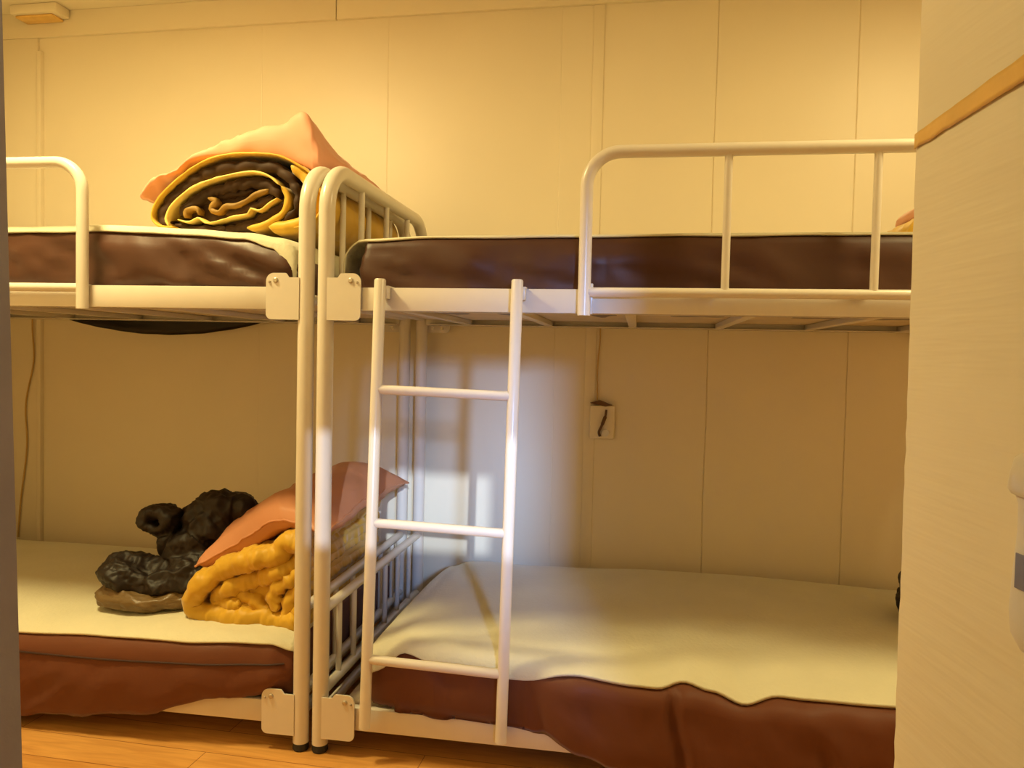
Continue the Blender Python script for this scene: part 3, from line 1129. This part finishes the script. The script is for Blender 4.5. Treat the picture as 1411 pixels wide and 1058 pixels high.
ribbon(mb, [(-.048, .425), Z3(850, 560), Z3(838, 600), Z3(840, 645), (-.052, .362)], .040, .086, .8, nv=90, step=.0045, tmod=lambda s: 1 + .2 * sin(s * 35))
mb.build('fold', M_yellow, fq, QB, smooth=180, disp=crease)


mb = MB()
rows = []
for v, k in [(.115, .7), (.12, .85), (.13, .92)] + [(.13 + .66 * i / 8, .95) for i in range(1, 9)]:
    rows.append([(-.200 + .160 * k * cos(2 * pi * j / 40), v, .432 + (.105 + .035 * cos(2 * pi * j / 40)) * k * sin(2 * pi * j / 40)) for j in range(40)])
mb.grid(rows, closed_j=True, caps=True).build('packed_core', M_yellow, fq, QB, smooth=180, disp=crease)

# --- satin pillow leaning on the yellow quilt

def pillow_rows(w_, l_, t_, n=44, corner=.10):
    top, bot = [], []
    for i in range(n + 1):
        a = -1 + 2 * i / n
        ra, rb = [], []
        for j in range(n + 1):
            b = -1 + 2 * j / n
            k = (1 - abs(a) ** 3.6) * (1 - abs(b) ** 3.6)
            h = t_ / 2 * max(0, k) ** .38
            # sides draw in between the corners
            x = a * w_ / 2 * (1 - corner * (1 - b * b) * abs(a) ** 4)
            y = b * l_ / 2 * (1 - corner * (1 - a * a) * abs(b) ** 4)
            ra.append((x, y, h))
            rb.append((x, y, -h * .85))
        top.append(ra)
        bot.append(rb)
    return top, bot


PC = Vector((-.183, .445, .585))
pl = thing('pillow', 'rose brown satin pillow leaning on the folded yellow quilt', 'pillow', to_world(BL, -.193, .445, .56), BL[1])
tilt_a = -math.radians(33)
R_ = Matrix.Rotation(math.radians(-7), 3, 'Z') @ Matrix.Rotation(tilt_a, 3, 'Y')
tp, bt = pillow_rows(.44, .68, .135)


def pil_tf(p):
    x, y, z = p
    # the upper end slumps over the right-hand side of the quilt
    if x > .04:
        z -= (x - .04) ** 2 * 4.2
    z += y * .10 + .018
    z += .008 * ridge(x * 6 + y * 5, y * 5, 2) + .005 * ridge(x * 15, y * 12 + x * 9, 4) + .002 * ridge(x * 36 + y * 20, y * 30, 6)
    return PC + R_ @ Vector((x, y, z))


mb = MB()
mb.grid([[pil_tf(p) for p in r] for r in tp])
mb.grid([[pil_tf((p[0], p[1], p[2] - .0005)) for p in r] for r in bt])
bmv = (-.193, .445, .56)
mb.build('pillow_case', M_pinkp, pl, bmv, smooth=180)
seam = []
n = len(tp) - 1
loopi = [(0, j) for j in range(n)] + [(i, n) for i in range(n)] + [(n, j) for j in range(n, 0, -1)] + [(i, 0) for i in range(n, -1, -1)]
mb = MB().tube([pil_tf(tp[i][j]) for i, j in loopi], .0035, 8, cap=False)
mb.build('piping', M_pinkp, pl, bmv, smooth=180)

# --- dark garment heaped beside the yellow quilt
GB = (-.58, .2, .312)


def blob(bm_verts, c, r, rot=0.0, nseg=28):
    bm = bmesh.new()
    bmesh.ops.create_uvsphere(bm, u_segments=nseg, v_segments=nseg // 2, radius=1)
    Rm = Matrix.Rotation(rot, 3, 'Y')
    vs = [Rm @ Vector((v.co.x * r[0], v.co.y * r[1], v.co.z * r[2])) + Vector(c) for v in bm.verts]
    bm.verts.index_update()
    fs = [[v.index for v in f.verts] for f in bm.faces]
    bm.free()
    bm_verts.add(vs, fs)


def remeshed(mb, name, voxel, m, parent, base, disp, smooth_iter=8):
    ob = mb.build(name, m, parent, base, smooth=180)
    md = ob.modifiers.new('r', 'REMESH')
    md.mode = 'VOXEL'
    md.voxel_size = voxel
    ms = ob.modifiers.new('s', 'SMOOTH')
    ms.iterations = smooth_iter
    dg = bpy.context.evaluated_depsgraph_get()
    me = bpy.data.meshes.new_from_object(ob.evaluated_get(dg))
    ob.modifiers.clear()
    old = ob.data
    ob.data = me
    bpy.data.meshes.remove(old)
    nr = [v.normal.copy() for v in me.vertices]
    for v, nv_ in zip(me.vertices, nr):
        p = v.co + Vector(base)
        v.co += nv_ * disp(p, nv_)
    for v in me.vertices:
        v.co.z = max(v.co.z, 0.0)
    me.update()
    me.polygons.foreach_set('use_smooth', [True] * len(me.polygons))
    return ob


gar = thing('jacket', 'crumpled black brown nylon jacket lying beside the yellow quilt', 'jacket', to_world(BL, *GB), BL[1])


def gdisp(p, n):
    u, v, z = p
    w1 = nz(u * 5, v * 5, z * 5)
    return .014 * ridge(u * 7 + 2 + w1, v * 7, z * 8) + .013 * ridge(u * 15 + 2 * w1, v * 13, z * 17 + 3) + .006 * ridge(u * 34, v * 30, z * 34 + 3 * w1) + .003 * ridge(u * 70, v * 60, z * 70) - .014


mb = MB()
blob(mb, (-.655, .19, .405), (.095, .095, .055), .15)
blob(mb, (-.56, .20, .395), (.13, .09, .05), 0)
blob(mb, (-.46, .24, .41), (.10, .10, .075), 0)
blob(mb, (-.50, .27, .47), (.075, .08, .08), .3)
blob(mb, (-.455, .30, .55), (.080, .08, .085), -.3)
blob(mb, (-.425, .32, .605), (.075, .07, .055), .35)
blob(mb, (-.365, .34, .600), (.06, .06, .045), .5)
# sleeve end: an open ring facing the room
for k in range(14):
    a = 2 * pi * k / 14
    blob(mb, (-.598 + .043 * cos(a), .245, .570 + .030 * sin(a)), (.021, .045, .021), 0, 12)
blob(mb, (-.590, .285, .565), (.045, .03, .035), 0)
blob(mb, (-.565, .265, .50), (.035, .05, .045), .2)
remeshed(mb, 'shell', .0055, M_dark, gar, GB, gdisp)
mb = MB()
blob(mb, (-.60, .155, .345), (.135, .080, .036), 0)
blob(mb, (-.655, .150, .350), (.080, .070, .040), 0)
blob(mb, (-.50, .19, .345), (.08, .080, .034), 0)
remeshed(mb, 'lining', .0055, M_olive, gar, GB, lambda p, n: .006 * ridge(p.x * 6, p.y * 8, p.z * 40) + .008 * ridge(p.x * 14 + p.z * 20, p.y * 15, p.z * 34) + .004 * ridge(p.x * 34 + p.z * 20, p.y * 30, p.z * 60) - .008)

# --- dark cloth sagging in the gap between the left bed and the wall
mb = MB()
rows = []
n = 60
for i in range(n + 1):
    f = i / n
    u = -1.56 + .97 * f
    zb = 1.255 - .073 * sin(pi * f) ** .8 + .002 * nz(u * 14)
    rows.append([(u, .992 + .008 * sin(k * .6 + u * 5) + .005 * nz(u * 8, k), zb + (1.36 - zb) * k / 8) for k in range(9)])
ob = mb.grid(rows).build('dark_cloth', M_dark, None, (-1.06, .992, 1.19), smooth=180)
ob.location = to_world(BL, -1.06, .992, 1.19)
ob.rotation_euler = (0, 0, BL[1])
md = ob.modifiers.new('thickness', 'SOLIDIFY')
md.thickness = .008
ob['label'] = 'dark cloth sagging below the upper left bunk, by the wall'
ob['category'] = 'cloth'

# --- far end of the right bunks, mostly behind the partition
BB = (1.72, .5, 1.466)
t = thing('folded_bedding', 'folded orange and pink bedding at the far right of the upper right bunk', 'bedding', to_world(BR, *BB), BR[1])
mb = MB()
ribbon(mb, [(1.85, 1.56), (1.75, 1.555), (1.66, 1.535), (1.615, 1.505), (1.64, 1.484), (1.72, 1.482), (1.85, 1.484)], .036, .30, .72, nv=24)
mb.build('quilt_fold', M_yellow, t, BB, smooth=180, disp=crease)
mb = MB()
ribbon(mb, [(1.85, 1.63), (1.78, 1.628), (1.72, 1.605), (1.68, 1.578)], .034, .32, .70, nv=20)
mb.build('blanket_fold', M_pink, t, BB, smooth=180, disp=puff)

gb2 = (1.74, .5, .345)
t2 = MB()
blob(t2, (1.755, .50, .455), (.075, .08, .07), .4)
blob(t2, (1.76, .50, .39), (.085, .09, .055), 0)
ob = remeshed(t2, 'dark_bag', .009, M_dark, None, gb2, gdisp)
ob.location = to_world(BR, *gb2)
ob.rotation_euler = (0, 0, BR[1])
ob['label'] = 'small black bag at the far right end of the lower right bunk'
ob['category'] = 'bag'
